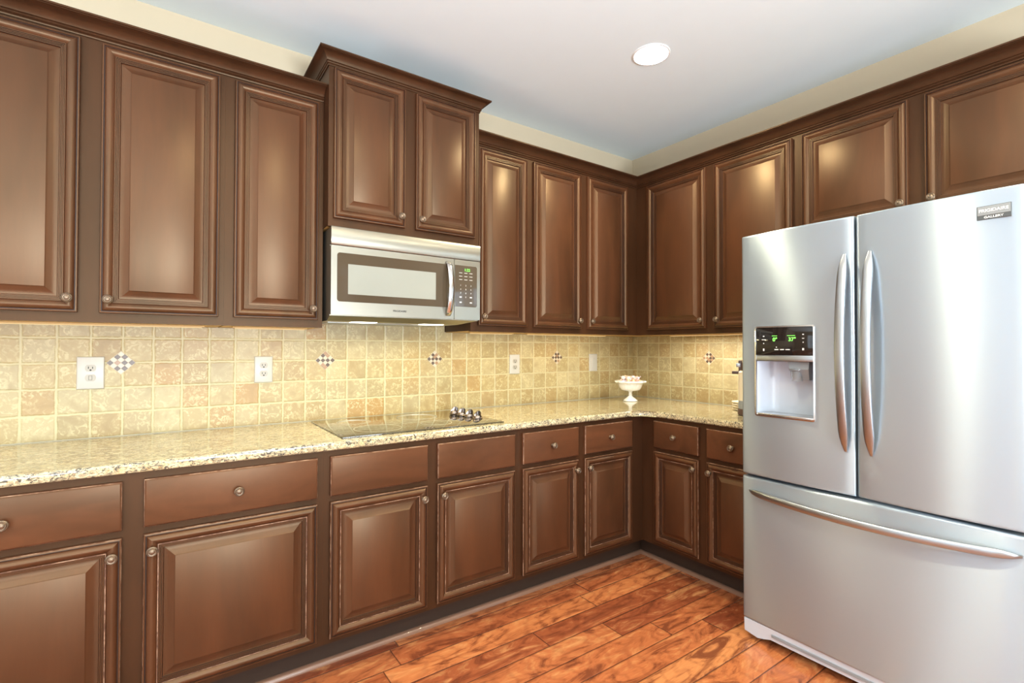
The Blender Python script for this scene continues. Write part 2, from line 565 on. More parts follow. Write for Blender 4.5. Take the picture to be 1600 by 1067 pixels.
# recessed ceiling cans
for i, (x, y) in enumerate(CANS):
    lab = ['round white recessed light in the ceiling in front of the cabinet corner',
           'recessed ceiling light nearest the camera, above the middle of the kitchen',
           'recessed ceiling light in front of the fridge, out towards the front wall',
           'recessed ceiling light in the middle of the left half of the room',
           'recessed ceiling light by the right window of the front wall',
           'recessed ceiling light in the far left corner of the room'][i]
    t = thing('recessed_light', (x, y, CEIL), 0, lab, 'ceiling light', 'recessed lights in the ceiling')
    MB().lathe([(0.092, 0.0), (0.092, -0.003), (0.090, -0.005), (0.084, -0.006), (0.082, -0.004), (0.082, 0.0)], n=40, caps=False).build('trim_ring', 'white', t)
    MB().lathe([(0.083, -0.001), (0.083, -0.005), (0.0, -0.007)], n=40).build('lens', 'ledglow', t)

# ------------------------------------------------------------------ cabinets
R90 = -PI / 2
DOORP = [(0, 0), (0, .0150), (.0015, .0178), (.0052, .0185), (.0062, .0150), (.0080, .0150), (.0092, .0180), (.0140, .0225), (.0200, .0248),
         (.0265, .0232), (.0325, .0185), (.0365, .0150), (.0375, .0176), (.0400, .0176), (.0407, .0140), (.0415, .0160), (.0440, .0160), (.0447, .0124),
         (.0455, .0144), (.0480, .0144), (.0487, .0108), (.0495, .0128), (.0520, .0128), (.0528, .0085), (.0545, .0062), (.0600, .0066), (.0700, .0108),
         (.0790, .0160), (.0835, .0176), (.0842, .0192), (.0850, .0196)]
GL = {5: 2, 14: 2, 17: 2, 20: 2, 23: 2}
DRAWP = [(0, 0), (0, .0150), (.0020, .0180), (.0045, .0190), (.0065, .0195)]
kb = MB().lathe([(0.009, 0), (0.009, .002), (.0055, .005), (.0055, .011), (.010, .015), (.0150, .018), (.0165, .021), (.0155, .0235), (.0135, .0245),
                 (.0125, .0240), (.0105, .0265), (.0085, .0260), (.0060, .0280), (0, .0288)], axis='y', n=20)
KNOB = kb.build('knob', 'bronze', smooth=50)
KNOBMESH = KNOB.data
bpy.data.objects.remove(KNOB)


def knob(parent, x, z, out):
    o = bpy.data.objects.new('knob', KNOBMESH)
    o.location = (x, -out, z)
    o.parent = parent
    col.objects.link(o)
    return o


def door(parent, x0, x1, z0, z1, face, kx=None, kz=None, worn=False):
    """door local to the cabinet Empty; kx measured from the door's left, kz from its bottom"""
    b = MB()
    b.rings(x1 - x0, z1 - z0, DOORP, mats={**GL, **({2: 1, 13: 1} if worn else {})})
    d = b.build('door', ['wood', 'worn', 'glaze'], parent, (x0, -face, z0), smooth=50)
    if kx is not None:
        knob(d, kx, kz, 0.021)
    return d


def drawer(parent, x0, x1, z0, z1, face, kn=True, name='drawer'):
    b = MB()
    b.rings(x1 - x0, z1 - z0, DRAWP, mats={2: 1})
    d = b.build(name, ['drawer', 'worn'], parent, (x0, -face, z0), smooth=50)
    if kn:
        knob(d, (x1 - x0) / 2, (z1 - z0) / 2, 0.0195)
    return d


def upper(org, rz, wd, dep, z0, z1, doors, label, x_body0=0.0, x_body1=None, zd0=None, zd1=2.373, group='dark brown wall cabinets', under=True):
    """doors: list of (x0, x1, knob side)"""
    t = thing('wall_cabinet', (org[0], org[1], z0), rz, label, 'cabinet', group)
    xb1 = wd if x_body1 is None else x_body1
    b = MB()
    b.box(x_body0, xb1, -(dep - 0.019), -0.001, 0.004, z1 - z0)
    b.build('body', 'wood_frame', t, smooth=0)
    # face frame: rails and stiles around the door openings
    b = MB()
    zl = zd0 - z0 + 0.012
    zt = zd1 - z0 - 0.012
    edges = [0.0] + sum([[d[0] + 0.012, d[1] - 0.012] for d in doors], []) + [wd]
    b.box(0, wd, -dep, -(dep - 0.019), 0, zl)
    b.box(0, wd, -dep, -(dep - 0.019), zt, z1 - z0)
    for i in range(0, len(edges), 2):
        b.box(edges[i], edges[i + 1], -dep, -(dep - 0.019), zl, zt)
    b.build('face_frame', 'wood_frame', t, smooth=0)
    if under:
        MB().box(x_body0 + 0.004, xb1 - 0.004, -(dep - 0.020), -0.012, 0.0005, 0.0038).build('bottom_panel', 'maple', t, smooth=0)
    for (a, c, side) in doors:
        kx = 0.025 if side == 'l' else (c - a) - 0.025
        door(t, a, c, zd0 - z0, zd1 - z0, dep + 0.0005, kx, 0.048)
    return t


DU = 0.3055
UZ = 1.3695
UT = 2.395
upper((-3.64, 0), 0, 0.859, DU, UZ, UT, [(0.045, 0.414, 'r'), (0.473, 0.840, 'l')], 'double-door dark brown wall cabinet at the left end of the back wall', zd0=1.403)
upper((-2.7808, 0), 0, 0.3832, DU, UZ, UT, [(0.0338, 0.3618, 'r')], 'single-door wall cabinet immediately left of the microwave', zd0=1.403)
upper((-2.397, 0), 0, 0.765, 0.390, 1.8125, 2.53, [(0.020, 0.350, 'r'), (0.404, 0.735, 'l')], 'taller raised wall cabinet directly above the microwave', zd0=1.848, zd1=2.508)
upper((-1.631, 0), 0, 0.3928, DU, UZ, UT, [(0.042, 0.370, 'l')], 'single-door wall cabinet immediately right of the microwave', zd0=1.403)
upper((-1.238, 0), 0, 0.9325, DU, UZ, UT, [(0.024, 0.400, 'r'), (0.454, 0.829, 'l')], 'double-door wall cabinet on the back wall running into the corner', zd0=1.403, x_body1=1.236)
upper((0, -DU), R90, 1.0693, DU, UZ, UT, [(0.099, 0.5435, 'r'), (0.598, 1.0445, 'l')], 'double-door wall cabinet on the right wall between corner and fridge', zd0=1.403)
upper((0, -1.375), R90, 1.005, DU, 1.838, UT, [(0.022, 0.464, 'r'), (0.522, 0.966, 'l')], 'short double-door wall cabinet above the refrigerator', zd0=1.871, under=False)


def base(org, rz, wd, doors, label, x_body1=None, kz=True):
    """doors: (x0, x1, knob side, drawer has knob)"""
    BD = 0.615
    t = thing('base_cabinet', (org[0], org[1], 0), rz, label, 'cabinet', 'dark brown base cabinets')
    xb1 = wd if x_body1 is None else x_body1
    MB().box(0.0, xb1, -(BD - 0.019), -0.003, 0.133, 0.8815).build('body', 'wood_frame', t, smooth=0)
    b = MB()
    edges = [0.0] + sum([[d[0] + 0.012, d[1] - 0.012] for d in doors], []) + [wd]
    f0, f1 = -BD, -(BD - 0.019)
    b.box(0, wd, f0, f1, 0.132, 0.168)
    b.box(0, wd, f0, f1, 0.670, 0.716)
    b.box(0, wd, f0, f1, 0.845, 0.8815)
    for i in range(0, len(edges), 2):
        b.box(edges[i], edges[i + 1], f0, f1, 0.168, 0.670)
        b.box(edges[i], edges[i + 1], f0, f1, 0.716, 0.845)
    b.build('face_frame', 'wood_frame', t, smooth=0)
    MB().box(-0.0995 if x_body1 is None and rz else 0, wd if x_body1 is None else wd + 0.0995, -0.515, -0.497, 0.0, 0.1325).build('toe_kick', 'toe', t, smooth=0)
    for (a, c, side, kn) in doors:
        drawer(t, a, c, 0.704, 0.857, BD + 0.0005, kn, 'drawer' if kn else 'false_drawer_front')
        kx = 0.023 if side == 'l' else (c - a) - 0.023
        door(t, a, c, 0.155, 0.681, BD + 0.0005, kx, 0.526 - 0.051, worn=True)
    return t


base((-3.64, 0), 0, 1.1740, [(0.034, 0.562, 'r', True), (0.617, 1.149, 'l', True)], 'wide base cabinet at the left end of the counter, two drawers over two doors')
base((-2.4658, 0), 0, 0.9262, [(0.023, 0.434, 'r', False), (0.482, 0.900, 'l', False)], 'base cabinet under the cooktop with two plain knobless drawer fronts')
base((-1.5394, 0), 0, 0.9244, [(0.022, 0.392, 'r', True), (0.439, 0.818, 'l', True)], 'base cabinet right of the cooktop on the back wall, reaching the corner', x_body1=1.537)
base((0, -0.615), R90, 0.755, [(0.096, 0.392, 'r', True), (0.441, 0.737, 'l', True)], 'base cabinet on the right wall between the corner and the fridge')

# shoe moulding at the toe kick
def shoeprof():
    return [(0, 0), (0.018, 0), (0.018, 0.005), (0.015, 0.013), (0.009, 0.0185), (0.003, 0.020), (0, 0.020)]


b = MB()
b.loft([[(xx, -0.5155 - o, zz) for o, zz in shoeprof()] for xx in (-3.64,)] + [[(-0.5155 - o, -0.5155 - o, zz) for o, zz in shoeprof()]] +
       [[(-0.5155 - o, -1.37, zz) for o, zz in shoeprof()]])
struct('trim_1', b, 'shoe', 40)


# crown mouldings
def crown(path, normals_sc, z0, sc, name, label):
    """path = list of (x, y, ox, oy): face point and its mitre offset direction"""
    prof = [(0, 0), (.005, 0), (.0065, .004), (.005, .008), (.009, .009), (.012, .012), (.012, .015), (.010, .018), (.014, .0195), (.017, .025),
            (.024, .034), (.033, .041), (.044, .0465), (.054, .0490), (.0575, .0500), (.0575, .0520), (.063, .0530), (.063, .0595), (0, .0595)]
    b = MB()
    b.loft([[(x + ox * o * sc, y + oy * o * sc, z0 + zz) for o, zz in prof] for (x, y, ox, oy) in path])
    for e in b.b.edges:
        a, c = e.verts
        if abs(a.co.z - c.co.z) > 1e-6 or True:
            pass
    o = b.build(name, 'wood_frame', smooth=40)
    return tag(o, label, 'molding', 'crown moldings on top of the wall cabinets')


f = -DU - 0.0005
crown([(-3.6405, -0.002, -1, 0), (-3.6405, f, -1, -1), (-2.3985, f, 0, -1)], None, 2.385, 1.0, 'crown_molding',
      'dark crown molding along the top of the wall cabinets left of the microwave')
crown([(-2.3975, -0.002, -1, 0), (-2.3975, -0.3905, -1, -1), (-1.6315, -0.3905, 1, -1), (-1.6315, -0.002, 1, 0)], None, 2.516, 0.76, 'crown_molding',
      'crown molding wrapping the raised cabinet above the microwave')
crown([(-1.6305, f, 0, -1), (f, f, -1, -1), (f, -2.3805, -1, -1), (-0.002, -2.3805, 0, -1)], None, 2.385, 1.0, 'crown_molding',
      'long crown molding turning the corner and running above the fridge')

# under-cabinet light strips
for i, (s, a0, a1, pw) in enumerate(STRIPS):
    lab = ['under-cabinet light strip below the leftmost double-door wall cabinet', 'short light strip below the single-door cabinet left of the microwave',
           'short light strip below the single-door cabinet right of the microwave', 'light strip below the back wall cabinet next to the corner',
           'light strip below the right wall cabinet beside the fridge'][i]
    if s == 'a':
        t = thing('under_cabinet_light', (a0, -0.20, UZ), 0, lab, 'light', 'under-cabinet light strips')
    else:
        t = thing('under_cabinet_light', (-0.20, -a0, UZ), R90, lab, 'light', 'under-cabinet light strips')
    L = a1 - a0
    MB().box(0, L, -0.012, 0.012, -0.006, 0.0004, 0.001, 1).build('housing', 'maple', t)
    MB().box(0.01, L - 0.01, -0.008, 0.008, -0.0085, -0.0055).build('diffuser', 'stripglow', t, smooth=0)

# ------------------------------------------------------------------ backsplash
def inlay(parent, cx, cz, y):
    """diamond of small square chips turned 45 degrees"""
    s = 0.0155
    pat = random.sample(['w', 'g', 't', 'w', 'g', 't', 'w', 'w', 'g', 'w', 'w', 't', 'g', 'w', 'w', 'g'], 16)
    b = MB()
    hh = 0.0495
    for poly, mi, yy in ([[(0, -hh), (hh, 0), (0, hh), (-hh, 0)], 0, y - 0.0006],):
        b.mi = mi
        b.prism(poly, yy, y + 0.001)
    for i in range(4):
        for j in range(4):
            uu, vv = (i - 1.5) * 0.0166, (j - 1.5) * 0.0166
            dark = (i + j) % 2
            b.mi = random.choice([2, 2, 3]) if dark else random.choice([1, 1, 1, 3])
            px_, pz_ = (uu - vv) * 0.7071, (uu + vv) * 0.7071
            q = s * 0.7071
            b.prism([(px_, pz_ - q), (px_ + q, pz_), (px_, pz_ + q), (px_ - q, pz_)], y - 0.0022, y)
    return b.build('mosaic_inlay', ['chip_b', 'chip_w', 'chip_g', 'chip_t'], parent, (cx, 0, cz), smooth=0)


bs = thing('backsplash', (-0.774, 0, 1.0145), 0, 'beige tumbled square stone tile backsplash along the back wall', 'backsplash')
b = MB()
b.box(-3.64 + 0.774, 0.774 - 0.0005, -0.0085, -0.0005, 0.9145 - 1.0145, UZ - 1.0145 - 0.0005)
b.box(-2.395 + 0.774, -1.633 + 0.774, -0.0085, -0.0005, UZ - 1.0145 - 0.0005, 1.44 - 1.0145)
b.build('tile_field', 'tile', bs, smooth=0)
MB().box(-3.64 + 0.774, 0.774 - 0.009, -0.0115, -0.0085, 0.9145 - 1.0145, 0.9175 - 1.0145).build('caulk_joint', 'caulk', bs, smooth=0)
for xx in (-3.1215, -2.3075, -1.6965, -0.774):
    inlay(bs, xx + 0.774, 0.202, -0.0085)
bs2 = thing('backsplash', (0, -0.665, 1.0145), R90, 'beige tumbled square stone tile backsplash on the right wall beside the fridge', 'backsplash')
MB().box(-0.665 + 0.009, 0.72, -0.0085, -0.0005, 0.9145 - 1.0145, UZ - 1.0145 - 0.0005).build('tile_field', 'tile', bs2, smooth=0)
MB().box(-0.665 + 0.012, 0.70, -0.0115, -0.0085, 0.9145 - 1.0145, 0.9175 - 1.0145).build('caulk_joint', 'caulk', bs2, smooth=0)
inlay(bs2, 0.0, 0.202, -0.0085)

# ------------------------------------------------------------------ granite worktop
D = 0.6377
r = 0.10
out = [(-0.0095, -0.0095), (-3.66, -0.0095), (-3.66, -D)]
for i in range(9):
    a = PI / 2 - i / 8 * PI / 2
    out.append((-D - r + r * math.cos(a), -D - r + r * math.sin(a)))
out += [(-D, -1.368), (-0.0095, -1.368)]
b = MB()
vt = [b.b.verts.new((x, y, 0.914)) for x, y in out]
vb = [b.b.verts.new((x, y, 0.882)) for x, y in out]
b.face(vt)
b.face(list(reversed(vb)))
n = len(out)
for i in range(n):
    b.face([vt[i], vb[i], vb[(i + 1) % n], vt[(i + 1) % n]])
bmesh.ops.bevel(b.b, geom=[e for e in b.b.edges if all(v.co.x < -0.02 and v.co.y < -0.02 for v in e.verts) and abs(e.verts[0].co.z - e.verts[1].co.z) < 1e-5],
                offset=0.011, segments=4, profile=0.5, affect='EDGES')
tag(b.build('countertop', 'granite', smooth=40), 'L-shaped cream and grey speckled granite countertop on the base cabinets', 'countertop')

# ------------------------------------------------------------------ cooktop
ct = thing('cooktop', (-2.385, -0.585, 0.9145), 0, 'black glass electric cooktop with four knobs, set in the granite counter', 'cooktop')
MB().box(0, 0.785, 0, 0.535, 0, 0.0045, 0.0015, 2).build('glass_top', 'ceran', ct)
for (cx, cy, rr) in ((0.17, 0.40, 0.080), (0.20, 0.15, 0.105), (0.50, 0.40, 0.105), (0.49, 0.15, 0.075)):
    MB().lathe([(rr, 0.0046), (rr, 0.0049), (rr - 0.0022, 0.0049), (rr - 0.0022, 0.0046)], (cx, cy, 0), n=64, caps=False).build('burner_ring', 'ring', ct)
for i, (kx, ky) in enumerate(((-1.672, -0.205), (-1.668, -0.280), (-1.664, -0.355), (-1.660, -0.430))):
    kk = MB().lathe([(0.0265, 0.0), (0.027, 0.003), (0.024, 0.005), (0.022, 0.012), (0.0195, 0.0165), (0.012, 0.019), (0, 0.0195)], n=28)\
        .build('control_knob', 'knobmetal', ct, (kx + 2.385, ky + 0.585, 0.0047), smooth=40)
    # raised thin grip, taller towards one side like a sail
    secs = []
    for j in range(11):
        s_ = j / 10
        xx = -0.021 + 0.042 * s_
        hh = 0.014 + 0.026 * math.sin(PI * min(1, 0.12 + 0.62 * s_)) ** 1.4
        wd = 0.0025 + 0.0045 * math.sin(PI * s_)
        secs.append([(xx, -wd, 0.010), (xx, wd, 0.010), (xx, wd * 0.6, hh), (xx, -wd * 0.6, hh)])
    MB().loft(secs).build('grip', 'knobmetal', kk, (0, 0, 0), smooth=60, rot=(0, 0, math.radians(-12 + 5 * i)))

# ------------------------------------------------------------------ microwave
MX0, MX1 = -2.387, -1.633
mw = thing('microwave', (MX0, 0, 1.40), 0, 'stainless steel over-the-range microwave hung above the cooktop', 'microwave')
W = MX1 - MX0
b = MB()
sec = lambda xx, e=0.0: [(xx, -0.010, 0.0 + e), (xx, -0.345, 0.0 + e), (xx, -0.385, 0.022), (xx, -0.385, 0.405), (xx, -0.010, 0.405)]
b.loft([sec(0.0), sec(W - 0.10), sec(W, 0.020)])
b.build('case', 'mwsteel', mw, smooth=0)
b = MB()
b.loft([[(xx, -0.3855, 0.331), (xx, -0.405, 0.331), (xx, -0.407, 0.334), (xx, -0.409, 0.407), (xx, -0.406, 0.411), (xx, -0.3855, 0.411)] for xx in (0, W)])
b.build('vent_panel', 'mwsteel', mw, smooth=40)
# door with a glass window
dr_ = MB()
dr_.prism(rrect(0, 0.602, 0.025, 0.328, 0.004, 3), -0.405, -0.3855)
dr = dr_.build('door', 'mwsteel', mw, smooth=0)
MB().prism(rrect(0.026, 0.578, 0.083, 0.298, 0.012, 5, (1, 0, 0, 1)), -0.4068, -0.4052).build('window', 'mwglass', dr, smooth=0)
MB().prism(rrect(0.073, 0.500, 0.117, 0.250, 0.001, 2), -0.4075, -0.4069).build('window_screen', 'mwscreen', dr, smooth=0)
text('brand_text', 'FRIGIDAIRE', 0.0115, 'black', dr, (0.315, -0.4054, 0.052), sx=1.15, bold=0.0002)
secs = []
for j in range(17):
    s_ = j / 16
    z_ = 0.040 + s_ * 0.272
    yo = -0.405 - 0.042 * (math.sin(PI * s_) ** 0.55)
    wd = 0.0145
    ny = 0.006
    secs.append([(0.568 + wd * math.cos(a), yo + ny * math.sin(a), z_) for a in [2 * PI * k_ / 12 for k_ in range(12)]])
MB().loft(secs).build('handle', 'chrome', dr, smooth=50)
# control column
cp = MB().prism(rrect(0.6045, W, 0.025, 0.328, 0.004, 3), -0.405, -0.3855).build('control_panel', 'mwsteel', mw, smooth=0)
MB().prism(rrect(0.607, W - 0.019, 0.090, 0.300, 0.010, 5, (0, 1, 1, 0)), -0.4066, -0.4052).build('keypad', 'mwglass', cp, smooth=0)
text('clock_digits', '1:22', 0.020, 'green', cp, (0.677, -0.4068, 0.278))
for j, row in enumerate(('123', '456', '789')):
    for i, ch in enumerate(row):
        text('key_digit', ch, 0.010, 'mark', cp, (0.639 + 0.030 * i, -0.4068, 0.198 - 0.0195 * j))
text('key_digit', '0', 0.010, 'mark', cp, (0.669, -0.4068, 0.139))
for j in range(3):
    for i in range(3):
        xx = 0.639 + 0.030 * i
        zz = 0.262 - 0.017 * j
        MB().box(xx - 0.009, xx + 0.009, -0.4071, -0.4065, zz - 0.001, zz + 0.001).build('key_mark', 'mark', cp, smooth=0)
for (xx, zz) in ((0.639, 0.139), (0.699, 0.139), (0.639, 0.112), (0.699, 0.112)):
    MB().box(xx - 0.006, xx + 0.006, -0.4071, -0.4065, zz - 0.003, zz + 0.003).build('key_mark', 'mark', cp, smooth=0)
for xx in (0.177, 0.527):
    MB().box(xx - 0.055, xx + 0.055, -0.335, -0.265, -0.003, 0.001, 0.001, 1).build('lamp_lens', 'hoodglow', mw)
MB().box(0.03, W - 0.13, -0.24, -0.05, -0.002, 0.001).build('grease_filter', 'satin', mw, smooth=0)

# ------------------------------------------------------------------ refrigerator, built facing -y then turned
FX = 0.850                               # distance of the door fronts from the wall
fr_ = thing('refrigerator', (0, -1.381, 0.0), R90, 'large stainless steel french-door refrigerator with water dispenser and bottom freezer drawer', 'refrigerator')
FW = 0.896
MB().box(0.004, FW - 0.004, -(FX - 0.116), -0.03, 0.03, 1.765).build('cabinet_body', 'midgrey', fr_, smooth=0)
MB().box(0.012, FW - 0.012, -(FX - 0.101), -(FX - 0.1161), 0.09, 1.77).build('gasket', 'gasket', fr_, smooth=0)


def curved(u0, u1, z0, z1, th, bulge, hole=None, uc=None, rad=0.010):
    """door skin: vertical panel with a soft sideways bulge and rounded borders; hole = (u0,u1,z0,z1)"""
    us = [u0, u0 + rad * 0.15, u0 + rad * 0.5, u0 + rad] + [u0 + rad + (u1 - u0 - 2 * rad) * i / 14 for i in range(1, 14)] + [u1 - rad, u1 - rad * 0.5, u1 - rad * 0.15, u1]
    vs = [z0, z0 + rad * 0.15, z0 + rad * 0.5, z0 + rad, z1 - rad, z1 - rad * 0.5, z1 - rad * 0.15, z1]
    if hole:
        us = sorted(set([u for u in us if all(abs(u - h_) > 0.006 for h_ in hole[:2])] + list(hole[:2])))
        vs = sorted(set(vs + list(hole[2:])))
    b = MB()

    def dep(u, z):
        t_ = (u - u0) / (u1 - u0)
        d = bulge * (4 * t_ * (1 - t_))
        for e in (u - u0, u1 - u, z - z0, z1 - z):
            if e < rad:
                k_ = 1 - e / rad
                d -= rad * 0.6 * (1 - math.sqrt(max(0, 1 - k_ * k_)))
        return -(FX + d)
    V = [[b.b.verts.new((u, dep(u, z), z)) for z in vs] for u in us]
    for i in range(len(us) - 1):
        for j in range(len(vs) - 1):
            mu, mz = (us[i] + us[i + 1]) / 2, (vs[j] + vs[j + 1]) / 2
            if hole and hole[0] < mu < hole[1] and hole[2] < mz < hole[3]:
                continue
            b.face([V[i][j], V[i + 1][j], V[i + 1][j + 1], V[i][j + 1]])
    be = [e for e in b.b.edges if len(e.link_faces) == 1]
    r_ = bmesh.ops.extrude_edge_only(b.b, edges=be)
    for v_ in r_['geom']:
        if isinstance(v_, bmesh.types.BMVert):
            v_.co.y = -(FX - th)
    return b


def sq(c):
    return math.copysign(abs(c) ** 0.6, c)


def vhandle(parent, u, z0, z1, lean):
    secs = []
    n_ = 28
    for j in range(n_ + 1):
        s_ = j / n_
        z_ = z0 + s_ * (z1 - z0)
        arc = math.sin(PI * s_)
        yo = -(FX + 0.006 + 0.052 * arc ** 0.75)
        tp = min(1.0, (min(s_, 1 - s_) / 0.10 + 0.12)) ** 0.6
        wd, th = 0.0165 * tp, 0.0095 * tp
        secs.append([(u + lean * arc + wd * sq(math.cos(a)), yo + th * sq(math.sin(a)), z_) for a in [2 * PI * k_ / 20 for k_ in range(20)]])
    return MB().loft(secs).build('handle', 'satin', parent, smooth=50)


DH = (0.066, 0.307, 0.990, 1.374)
dl = curved(0.0, 0.4435, 0.726, 1.782, 0.10, 0.009, DH).build('left_door', 'steel', fr_, smooth=50)
tag(dl, 'left door with the dispenser')
drr = curved(0.4505, FW, 0.726, 1.782, 0.10, 0.009).build('right_door', 'steel', fr_, smooth=50)
dz = curved(0.0, FW, 0.088, 0.714, 0.10, 0.009).build('freezer_drawer', 'steel', fr_, smooth=50)
vhandle(dl, 0.4145, 0.890, 1.640, 0.0)
vhandle(drr, 0.4975, 0.888, 1.640, 0.0)
secs = []
for j in range(41):
    s_ = j / 40
    u = 0.034 + s_ * 0.850
    arc = math.sin(PI * s_)
    yo = -(FX + 0.004 + 0.056 * arc ** 0.6)
    tp = min(1.0, (min(s_, 1 - s_) / 0.07 + 0.12)) ** 0.6
    zc = 0.655 - 0.012 * arc
    secs.append([(u, yo + 0.010 * tp * math.sin(a), zc + 0.0155 * tp * sq(math.cos(a))) for a in [2 * PI * k_ / 20 for k_ in range(20)]])
MB().loft(secs).build('handle', 'satin', dz, smooth=60)
# dispenser
b = MB()
o_, i_ = rrect(DH[0] - 0.002, DH[1] + 0.002, DH[2] - 0.002, DH[3] + 0.002, 0.010), rrect(DH[0] + 0.004, DH[1] - 0.004, DH[2] + 0.004, DH[3] - 0.004, 0.006)
n = len(o_)
F0 = FX + 0.0100
ov = [b.b.verts.new((p[0], -F0, p[1])) for p in o_]
iv = [b.b.verts.new((p[0], -F0 - 0.001, p[1])) for p in i_]
ob = [b.b.verts.new((p[0], -FX + 0.004, p[1])) for p in o_]
ib = [b.b.verts.new((p[0], -FX + 0.004, p[1])) for p in i_]
for i in range(n):
    k_ = (i + 1) % n
    b.face([ov[i], ov[k_], iv[k_], iv[i]])
    b.face([ov[i], ov[k_], ob[k_], ob[i]])
    b.face([iv[i], iv[k_], ib[k_], ib[i]])
b.build('dispenser_frame', 'chrome', dl, smooth=40)
x0_, x1_ = DH[0] + 0.003, DH[1] - 0.003
# recess: back sloping, rounded left side
b = MB()
zb0, zb1 = DH[2] + 0.003, 1.226
nseg = 8
top, bot = [], []
pts = [(x0_, -FX - 0.004)] + [(x0_ + 0.05 * (1 - math.cos(a)) + 0.004, -FX + 0.010 + 0.085 * math.sin(a)) for a in [PI / 2 * k_ / nseg for k_ in range(nseg + 1)]] + \
      [(x1_ - 0.03, -FX + 0.095), (x1_ - 0.004, -FX + 0.08), (x1_, -FX - 0.004)]
rows = [[b.b.verts.new((p[0], p[1], z_)) for p in pts] for z_ in (zb0 + 0.006, zb1)]
for i in range(len(pts) - 1):
    b.face([rows[0][i], rows[0][i + 1], rows[1][i + 1], rows[1][i]])
b.face(rows[0])
b.face(rows[1])
b.build('dispenser_recess', 'greyplastic', dl, smooth=40)
MB().box(x0_ + 0.002, x1_ - 0.002, -FX - 0.0075, -FX + 0.09, zb0 + 0.001, zb0 + 0.009, 0.002, 2).build('drip_tray', 'chrome', dl)
MB().box(x0_ + 0.001, x1_ - 0.001, -FX - 0.0095, -FX + 0.03, 1.227, 1.252, 0.002, 2).build('dispenser_bar', 'satin', dl)
cpn = MB().box(x0_ + 0.001, x1_ - 0.001, -FX - 0.0090, -FX + 0.03, 1.2525, DH[3] - 0.004, 0.002, 2).build('display_panel', 'pglass', dl)
yy = -FX - 0.0095
text('temperature_digits', '0°', 0.022, 'green', cpn, (0.152, yy, 1.318), bold=0.0004)
text('temperature_digits', '37°', 0.022, 'green', cpn, (0.222, yy, 1.318), bold=0.0004)
for (xx, zz, wx_) in ((0.150, 1.334, 0.011), (0.218, 1.334, 0.016)):
    MB().box(xx - wx_, xx + wx_, yy - 0.0003, yy + 0.0007, zz - 0.0008, zz + 0.0008).build('temperature_bar', 'green', cpn, smooth=0)
for (xx, zz, wx_, hz_) in ((0.104, 1.333, 0.003, 0.002), (0.104, 1.318, 0.008, 0.0014), (0.104, 1.302, 0.002, 0.002), (0.104, 1.275, 0.003, 0.005),
                           (0.158, 1.276, 0.008, 0.0018), (0.181, 1.276, 0.008, 0.0018), (0.204, 1.276, 0.009, 0.0018), (0.158, 1.286, 0.0018, 0.0018),
                           (0.265, 1.338, 0.003, 0.002), (0.265, 1.322, 0.004, 0.0014), (0.265, 1.306, 0.002, 0.002), (0.265, 1.278, 0.0035, 0.0045)):
    MB().box(xx - wx_, xx + wx_, yy - 0.0003, yy + 0.0007, zz - hz_, zz + hz_).build('button_mark', 'mark', cpn, smooth=0)
# spout and paddle
b = MB()
b.loft([[(0.192 + a, -FX + yq, 1.226) for a, yq in ((0, 0.015), (0.085, 0.015), (0.085, 0.06), (0, 0.06))],
        [(0.200 + a, -FX + yq, 1.195) for a, yq in ((0, 0.012), (0.075, 0.012), (0.075, 0.06), (0, 0.06))],
        [(0.206 + a, -FX + yq, 1.150) for a, yq in ((0, 0.035), (0.062, 0.035), (0.062, 0.065), (0, 0.065))]])
b.build('ice_chute', 'midgrey', dl, smooth=0)
b = MB()
b.lathe([(0.030, 0.052), (0.030, 0.044), (0.024, 0.040), (0.021, 0.0), (0.017, 0.0), (0.019, 0.042)], (0.222, -FX + 0.030, 1.146), n=24)
b.build('paddle', 'clearish', dl, smooth=40)
# badge
bd = MB().box(0.790, 0.869, -FX - 0.0080, -FX - 0.001, 1.688, 1.731, 0.0008, 1).build('badge', 'badgedark', drr)
MB().box(0.7915, 0.8675, -FX - 0.0090, -FX - 0.0075, 1.7015, 1.7295, 0.0006, 1).build('badge_plate', 'badge', bd)
text('badge_text', 'FRIGIDAIRE', 0.0135, 'mark', bd, (0.829, -FX - 0.0094, 1.7155), sx=1.0, bold=0.0002)
text('badge_text', 'GALLERY', 0.0095, 'mark', bd, (0.829, -FX - 0.0084, 1.6945), sx=1.15, bold=0.0002)
# base grille with its two corner brackets
b = MB()
b.loft([[(xx, -FX + 0.002, zt), (xx, -FX + 0.045, zt), (xx, -FX + 0.045, zb), (xx, -FX + 0.006, zb)] for xx, zb, zt in
        ((0.004, 0.028, 0.086), (0.062, 0.018, 0.086), (0.085, 0.024, 0.086), (0.118, 0.036, 0.086), (0.778, 0.036, 0.086), (0.811, 0.024, 0.086), (0.834, 0.018, 0.086), (0.892, 0.028, 0.086))])
gr = b.build('base_grille', 'greyplastic', fr_, smooth=30)
MB().box(0.125, 0.771, -FX - 0.001, -FX + 0.004, 0.052, 0.064, 0.001, 1).build('grille_slot', 'midgrey', gr)
for xx in (0.06, 0.80):
    MB().lathe([(0.018, 0), (0.018, 0.02), (0.010, 0.022), (0.010, 0.032)], (xx, -FX + 0.10, 0), n=20).build('foot', 'black', fr_)
for xx in (0.06, 0.80):
    MB().lathe([(0.018, 0), (0.018, 0.02), (0.010, 0.022), (0.010, 0.032)], (xx, -0.10, 0), n=20).build('foot', 'black', fr_)

